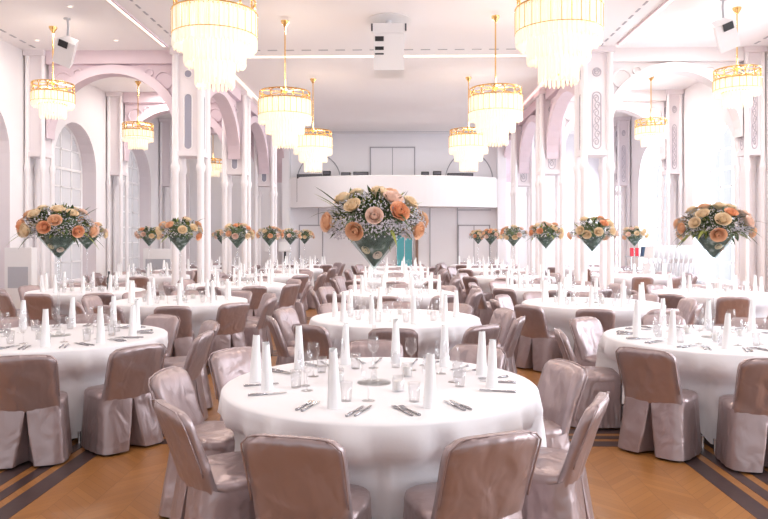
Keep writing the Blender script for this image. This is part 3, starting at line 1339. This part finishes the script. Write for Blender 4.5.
def cloth(seed, chairs, rot, near):
    rg = random.Random(seed)
    ph = [rg.uniform(0, TAU) for _ in range(4)]
    S = 1.36
    NU, NH = (180, 12) if near else (84, 7)
    mb = MB()

    def hang(a):
        c, s = abs(math.cos(a - rot)), abs(math.sin(a - rot))
        return min(S / max(c, s) - TR, .70)

    def corner(a):
        c, s = abs(math.cos(a - rot)), abs(math.sin(a - rot))
        return smooth(.55, 1.0, 2 * c * s)

    def pt(a, t):
        L = hang(a)
        z = TZ - .012 - L * t
        co = corner(a)
        f = (.013 * math.sin(11 * a + ph[0]) + .010 * math.sin(19 * a + ph[1]) + .008 * math.sin(31 * a + ph[2]) + .040 * (1 - abs(math.sin(6.5 * a + ph[3]))) ** 4 - .012)
        f += co * (.030 * math.sin(16 * (a - rot) + ph[3]) + .02 * math.cos(8 * (a - rot)))
        r = TR + .014 + .035 * t + f * min(1, t * 2.6) * 1.7 + .02 * co * t
        for ca, rf in chairs:
            da = (a - ca + PI) % TAU - PI
            hw = .232 / max(.5, rf)
            p = 1 - smooth(hw, hw + .06, abs(da))
            if p > 0:
                q = p * (1 - smooth(.487, .63, z))
                r = r + (min(r, rf) - r) * q
        return (r * math.cos(a), r * math.sin(a), max(z, .015))
    # one sheet: top disc, rounded edge, hang
    radii = [0.0001, .45, .8, .885, .905]
    zs = [0, 0, 0, 0, -.004]
    rows = []
    for r, z in zip(radii, zs):
        rows.append([(r * math.cos(TAU * i / NU), r * math.sin(TAU * i / NU), TZ + z) for i in range(NU)])
    for j in range(NH + 1):
        rows.append([pt(TAU * i / NU, j / NH) for i in range(NU)])
    vs = [p for r in rows for p in r]
    fs = []
    for j in range(len(rows) - 1):
        for i in range(NU):
            i2 = (i + 1) % NU
            fs.append((j * NU + i, (j + 1) * NU + i, (j + 1) * NU + i2, j * NU + i2))
    mb.add(vs, fs)
    return mb.mesh('tablecloth', M_CLOTH, True)


def table_proto():
    root = empty('round_table')
    kid(root, MB().lathe([(TR - .02, TZ - .035), (TR - .005, TZ - .028), (TR - .005, TZ - .008), (TR - .01, TZ - .004)], 48).build('tabletop', M_TABLE, root, 'auto'))
    kid(root, MB().lathe([(.05, .04), (.04, .12), (.04, TZ - .035)], 12).build('pedestal', M_DGREY, root, 'auto'))
    mb = MB()
    for i in range(4):
        a = TAU * i / 4 + .4
        mb.tube([(0, 0, .05), (.3 * math.cos(a), .3 * math.sin(a), .03), (.42 * math.cos(a), .42 * math.sin(a), .016)], [.03, .024, .016], 8)
    kid(root, mb.build('foot', M_DGREY, root, True))
    return root


TABLE = Proto(table_proto())

HOURS = ['six', 'five', 'four', 'three', 'two', 'one', 'twelve', 'eleven', 'ten', 'nine', 'eight', 'seven']


def hour(deg):
    """deg: 0 = towards the camera, positive towards picture right"""
    return HOURS[int(round((deg % 360) / 30)) % 12]


ORD = ['nearest', 'second', 'third', 'fourth', 'fifth', 'sixth']
T = []   # (description, x, y, chair angles or None, bouquet, cloth rot)
cent = [(-.10, 4.07), (-.02, 7.5), (0, 11.0), (-.02, 14.4), (-.05, 17.8), (-.05, 21.0)]
left = [(-2.97, 6.0), (-3.0, 9.5), (-3.0, 12.9), (-3.0, 16.2), (-3.02, 19.5), (-3.03, 22.6)]
right = [(2.73, 6.0), (2.60, 9.25), (2.62, 12.2), (2.62, 15.6), (2.62, 19.4), (2.65, 22.6)]
la = [(-5.12, 11.3), (-5.75, 15.9), (-5.75, 18.9), (-5.5, 21.6)]
ra = [(5.0, 11.0), (5.5, 16.1), (5.6, 20.2)]
for i, (x, y) in enumerate(cent):
    T.append(('%s centre table' % ORD[i], x, y, {0: [-15, 22, -53, 63, -94, 110, -131, 147, -177], 1: [0, 38, -36, 73, -72, 108, -108, 144, -144, 180]}.get(i), i == 0, -PI / 2 if False else PI / 4))
for i, (x, y) in enumerate(left):
    T.append(('%s left-row table' % ORD[i], x, y, {0: [17, 51, 86, 121, 157, 194, -22, -58, -100, -132]}.get(i), True, .0))
for i, (x, y) in enumerate(right):
    T.append(('%s right-row table' % ORD[i], x, y, {0: [-9, -45, -94, -142, 28, 62, 100, 140, 176], 1: [-14, -50, 22, 58, 94, 130, 166, -86, -122, -158]}.get(i), True, .55))
for i, (x, y) in enumerate(la):
    T.append(('%s left-aisle table' % ORD[i], x, y, None, i != 2, .2))
for i, (x, y) in enumerate(ra):
    T.append(('%s right-aisle table' % ORD[i], x, y, None, i != 0, .3))

BOUQ = {}
placed_chairs = [(6.4, 17.7, 100.7), (6.95, 17.7, 100.7), (7.4, 17.7, 100.7), (6.28, 18.6, 100.7), (-6.9, 20.0, 100.8)]


def in_frame(p, mx=25):
    if p[1] < .5:
        return False
    x, y = to_px(p)
    return -mx < x < 768 + mx and y < 560


n_ch = n_nap = 0
for ti, (desc, x, y, angs, bq, rot) in enumerate(T):
    near = y < 8
    if angs is None:
        n = 10 if y < 19 else 8
        o0 = rnd.uniform(0, 360 / n)
        angs = [(o0 + 360 / n * k + rnd.uniform(-2, 2) + 180) % 360 - 180 for k in range(n)]
    tb = TABLE.get()
    tb.location = (x, y, 0)
    tag(tb, 'round banquet table under the white cloth of the ' + desc, 'table', 'round banquet tables')
    # chairs
    cl = []
    used_h = set()
    for a in angs:
        rb = 1.30 + rnd.uniform(0, .05)
        if a in (-94, -131) and ti == 0:
            rb = 1.30 if a == -94 else 1.42
        if ti == 0 and a == 110:
            rb = 1.27
        if ti == 0 and a in (-53, 63):
            rb = 1.25
        ca = R(a - 90)              # direction from the table centre
        dx, dy = math.cos(ca), math.sin(ca)
        org = rb - .34              # seat centre radius (rest of the back top is .35 behind)
        px_, py_ = x + dx * org, y + dy * org
        cl.append((ca, org - .20))
        if not in_frame((x + dx * (org + .2), y + dy * (org + .2), .6), 30):
            continue
        # keep clear of pillars
        bad = False
        for (qx, qy, qr) in placed_chairs:
            lim = .50 if qr == ti else (.66 if qr < 100 else qr - 100)
            if math.hypot(px_ + dx * .12 - qx, py_ + dy * .12 - qy) < lim:
                bad = True
        for s in (-1, 1):
            for pyy in PIER_Y:
                if abs(px_ + dx * .1 - (XC + s * 4.28)) < .74 and abs(py_ + dy * .1 - (pyy + .3)) < .72:
                    bad = True
        if bad:
            continue
        placed_chairs.append((px_ + dx * .12, py_ + dy * .12, ti))
        c = (CHAIR if y < 8 else CHAIR_FAR).get()
        c.location = (px_, py_, 0)
        c.rotation_euler = (0, 0, ca + PI / 2 + rnd.uniform(-.05, .05))
        h = hour(a)
        while h in used_h:
            h = HOURS[(HOURS.index(h) + (1 if a % 30 > 15 else -1)) % 12]
        used_h.add(h)
        tag(c, "mauve satin-covered chair at the %s o'clock place of the %s" % (h, desc), 'chair', 'satin-covered banquet chairs')
        n_ch += 1
    # cloth
    co = bpy.data.objects.new('tablecloth', cloth(100 + ti, cl, rot, near))
    col.objects.link(co)
    co.location = (x, y, 0)
    tag(co, 'white draped linen cloth on the ' + desc, 'tablecloth', 'white round tablecloths')
    # place settings
    nset = 10 if y < 19 else 8
    sang = [18 + 36 * k for k in range(10)] if nset == 10 else [22 + 45 * k for k in range(8)]
    if ti == 0:
        sang = [-19, 24, -72, -92, -127, 81, 112, 142, 172, -157]
    used_h = set()
    for a in sang:
        ca = R(a - 90 + (rnd.uniform(-2, 2) if ti else 0))
        dx, dy = math.cos(ca), math.sin(ca)
        tx, ty = -dy, dx
        if not in_frame((x + dx * .66, y + dy * .66, TZ), 15):
            continue
        h = hour(a)
        step = 1 if (a % 30) > 15 else -1
        while h in used_h:
            h = HOURS[(HOURS.index(h) + step) % 12]
        used_h.add(h)
        where = "%s o'clock place of the %s" % (h, desc)
        r = .66 + rnd.uniform(-.02, .02)
        if ti == 0 and a == -92:
            r = .745
        o = NAP.get()
        o.location = (x + dx * r, y + dy * r, TZ)
        o.rotation_euler = (R(rnd.uniform(-2, 2)), R(rnd.uniform(-2, 2)), rnd.uniform(0, TAU))
        s = rnd.uniform(.94, 1.06)
        o.scale = (1, 1, s)
        tag(o, 'tall rolled white napkin standing at the ' + where, 'napkin', 'tall rolled white napkins')
        rg_, lt = .44 + rnd.uniform(-.02, .02), .10 + rnd.uniform(-.02, .02)
        o = (WINE if y < 6.5 else WINE_FAR).get()
        o.location = (x + dx * rg_ + tx * lt, y + dy * rg_ + ty * lt, TZ)
        tag(o, 'clear stemmed wine glass at the ' + where, 'wine glass', 'stemmed wine glasses')
        if y < 16 and not (ti == 0 and a == -92):
            o = TUMB.get()
            rg_ += .045
            lt = .015 + rnd.uniform(-.01, .01) - .03
            o.location = (x + dx * rg_ + tx * lt, y + dy * rg_ + ty * lt, TZ)
            tag(o, 'short clear water glass at the ' + where, 'water glass', 'short water glasses')
        if y < 6.5:
            cut = [(KNIFE, .125, 'knife', 'inner', -.02), (KNIFE, .16, 'knife', 'outer', -.03), (FORK, -.125, 'fork', 'inner', -.02), (FORK, -.16, 'fork', 'outer', -.03)]
            jit = {1: rnd.uniform(-.07, .07), -1: rnd.uniform(-.07, .07)}
            for pr, lt, nm, io, dr_ in cut:
                if ti == 0 and (a == -92 or a in (-72, 81, 112, 142, 172, -157) and io == 'outer'):
                    continue
                o = pr.get()
                # parallel to the radius through the napkin
                rr_ = .70 + dr_ + rnd.uniform(-.01, .01)
                o.location = (x + dx * rr_ + tx * lt, y + dy * rr_ + ty * lt, TZ)
                o.rotation_euler = (0, 0, ca + PI / 2 + jit[1 if lt > 0 else -1])
                tag(o, "steel %s, %s one at the %s" % (nm, io, where), nm, 'steel %ss on the white cloths' % nm)
    # tea lights round the centre
    for k2 in range(3 if y < 16 else 0):
        a = R({0: -75, 1: 40, 2: 165}[k2] + (10 if ti == 0 else ti * 37))
        if not in_frame((x, y, TZ), 0):
            continue
        o = TEA.get()
        o.location = (x + .25 * math.cos(a), y + .25 * math.sin(a), TZ)
        hh = hour(math.degrees(a) + 90)
        tag(o, "white tealight in a glass cup, %s o'clock from the middle of the %s" % (hh, desc), 'candle', 'tealights in glass cups')
    if bq:
        v = VASE.get()
        v.location = (x, y, TZ)
        tag(v, 'tall clear glass trumpet vase standing on the ' + desc, 'vase', 'tall trumpet vases')
        b = bouquet(500 + ti, y < 8, ti == 0)
        b.location = (x, y, TZ + .67)
        if ti == 0:
            v.location.x = x - .035
            b.location.x = x - .035
        sc_ = 1.0 if ti == 0 else 1.08
        b.scale = (sc_, sc_, 1.0)
        b.rotation_euler = (0, 0, ti * 1.1)
        kind_ = 'peach and cream rose bouquet with white filler flowers'
        tag(b, kind_ + ' above the ' + desc, 'bouquet', 'rose bouquets in tall vases')

for p in (CHAIR, CHAIR_FAR, NAP, WINE, WINE_FAR, TUMB, TEA, KNIFE, FORK, VASE, TABLE, BIG, SML):
    p.finish()

# ------------------------------------------------------------------ odds and ends
# bottle on the left aisle table
b = empty('bottle', (at_y(109, 270, 11.5).x, 11.5, TZ))
tag(b, 'dark glass bottle standing on the nearest left-aisle table', 'bottle')
MB().lathe([(.037, 0), (.038, .02), (.038, .18), (.016, .23), (.014, .29)], 14).build('body', M_BOTTLE, b, 'auto')
MB().lathe([(.016, .27), (.016, .305)], 12).build('cap', M_BLACK, b, 'auto')

# radiator cabinets on the left side
for px, Y, w, z1, lab in ((20.5, 13.6, .40, 1.05, 'white radiator cabinet with grey grille by the left wall near the front window'),
                          (159, 20.0, .72, 1.02, 'low white radiator cabinet with grey grille in the back of the left aisle')):
    p = at_y(px, 270, Y)
    root = empty('radiator_cabinet', (p.x, Y, 0))
    tag(root, lab, 'radiator', 'white radiator cabinets')
    MB().bbox((-w / 2 - .07, -.09, 0), (w / 2 + .07, .12, z1 + .38 if px < 100 else z1 + .3)).build('cabinet', M_WHITEP, root)
    MB().bbox((-w / 2, -.10, z1 - .42), (w / 2, -.088, z1)).build('grille', M_GREY, root)

# notice stands near the back left
for px, lab in ((271, 'slim black notice stand before the back wall, further from the balcony'), (285, 'slim black notice stand before the back wall, closer to the balcony')):
    p = at_y(px, 255, 24.6)
    root = empty('notice_stand', (p.x, 24.6, 0))
    tag(root, lab, 'stand', 'black notice stands')
    MB().tube([(0, 0, .03), (0, 0, 1.15)], .04, 8).build('pole', M_BLACK, root)
    MB().lathe([(.2, 0), (.2, .03)], 16).build('base', M_BLACK, root)
    MB().box((0, -.04, 1.33), (.42, .03, .34), Matrix.Rotation(R(-15), 3, 'X')).build('board', M_WHITEP, root)

# folded white chairs on a trolley by the right windows
tro = empty('chair_trolley', (6.95, 17.7, 0))
tag(tro, 'low steel trolley carrying a row of folded white chairs by the right windows', 'trolley')
MB().bbox((-.72, -.28, .42), (.72, .28, .48)).build('deck', M_CHROME, tro)
for sx in (-1, 1):
    for sy in (-1, 1):
        MB().tube([(sx * .67, sy * .24, .42), (sx * .67, sy * .24, .10)], .02, 8).build('leg', M_CHROME, tro)
        MB().lathe([(.045, 0), (.05, .03), (.05, .07), (.045, .1)], 10, (sx * .67, sy * .24, 0)).build('wheel', M_BLACK, tro)
fr0 = empty('folding_chair')
f = MB()
f.tube([(0, -.2, 0), (0, -.2, .9), (0, -.16, .95), (0, .16, .95), (0, .2, .9), (0, .2, 0)], .013, 6)
kid(fr0, f.build('frame', M_WHITEP, fr0, True))
kid(fr0, MB().bbox((-.012, -.19, .62), (.012, .19, .92)).build('backrest', M_WHITEP, fr0))
kid(fr0, MB().bbox((-.04, -.18, .12), (-.012, .18, .50)).build('seat', M_WHITEP, fr0))
FC = Proto(fr0)
for i in range(11):
    o = FC.get()
    o.location = (6.95 - .63 + i * .126, 17.7, .486)
    o.rotation_euler = (0, R(9), R(12))
    tag(o, 'folded white chair, %s from the left of the row stored by the right windows' % (['first'] + ORD[1:] + ['seventh', 'eighth', 'ninth', 'tenth', 'eleventh'])[i], 'folding chair', 'folded white chairs on a trolley')

# service trolley with a navy bag and red boxes
root = empty('service_trolley', (6.55, 18.75, 0))
tag(root, 'slim steel service trolley standing behind the second right aisle table', 'trolley')
for sx in (-1, 1):
    for sy in (-1, 1):
        MB().tube([(sx * .3, sy * .2, .02), (sx * .3, sy * .2, 1.13)], .016, 8).build('leg', M_CHROME, root)
for z in (.3, .75, 1.11):
    MB().bbox((-.33, -.23, z), (.33, .23, z + .03)).build('shelf', M_CHROME, root)
bag = empty('bag', (6.70, 18.70, 1.14))
tag(bag, 'dark navy bag with loop handle on top of the service trolley', 'bag')
bb = MB()
bb.grid(lambda u, v: (.15 * (abs(math.cos(TAU * u)) ** .5 * (1 if math.cos(TAU * u) > 0 else -1)) * (1 - .12 * v), .1 * math.sin(TAU * u) * (1 - .3 * v), .25 * v), 20, 5, True)
bb.bbox((-.13, -.07, .235), (.13, .07, .25))
bb.build('body', M_NAVY, bag, 'auto')
MB().tube([(.1 + .1 * math.sin(PI * i / 10), 0, .25 - .2 * i / 10) for i in range(11)], .016, 6).build('handle', M_NAVY, bag)
for dx, lab in ((-.23, 'small upright red box on the service trolley, further from the navy bag'), (-.09, 'small upright red box on the service trolley, touching the navy bag')):
    rb_ = empty('red_carton', (6.55 + dx, 18.70, 1.14))
    tag(rb_, lab, 'box', 'red boxes on the service trolley')
    MB().bbox((-.035, -.05, 0), (.035, .05, .2)).build('body', M_RED, rb_)
    MB().bbox((-.037, -.052, .2), (.037, .052, .222)).build('lid', M_RED, rb_)

# ------------------------------------------------------------------ lights, world, camera
w = bpy.data.worlds.new('World')
scene.world = w
w.use_nodes = True
nt = w.node_tree
bg = nt.nodes['Background']
bg.inputs[0].default_value = (.93, .95, 1.0, 1)
bg.inputs[1].default_value = .92


def area(name, loc, rot, sx, sy, e, c):
    l = bpy.data.lights.new(name, 'AREA')
    l.shape = 'RECTANGLE'
    l.size, l.size_y = sx, sy
    l.energy = e
    l.color = c
    o = bpy.data.objects.new(name, l)
    col.objects.link(o)
    o.location = loc
    o.rotation_euler = rot
    return o


for wy in WIN_Y[1:]:
    area('window_daylight', (XR + 1.1, wy, 2.6), (0, R(90), 0), 4.2, 2.4, 360, (.86, .93, 1.0))
    area('window_daylight', (XL - 1.1, wy, 2.6), (0, R(-90), 0), 4.2, 2.4, 45, (1.0, .97, .98))
# fill lamps added on a grid under the ceiling of nave and aisles
for yy in (3, 8, 13, 18, 23):
    for xx in (-6.1, -2.0, 1.8, 5.9):
        area('ceiling_fill', (xx, yy, ZC - .06), (0, 0, 0), .5, .5, 40 if yy < 12 else 55, (1.0, .93, .86))

cam = bpy.data.cameras.new('Camera')
cam.sensor_fit = 'HORIZONTAL'
cam.sensor_width = 36
cam.lens = F_PX / 768 * 36
cam.shift_y = -(259.5 - HY) / 768
cam.clip_end = 200
co = bpy.data.objects.new('Camera', cam)
col.objects.link(co)
co.location = (0, 0, CAM_Z)
co.rotation_euler = (R(90), 0, YAW)
scene.camera = co

scene.view_settings.view_transform = 'Standard'
scene.view_settings.look = 'None'
scene.view_settings.exposure = 0.04
scene.cycles.max_bounces = 8
scene.cycles.diffuse_bounces = 5
scene.cycles.transparent_max_bounces = 24
print('chairs', n_ch, 'objects', len(scene.objects))
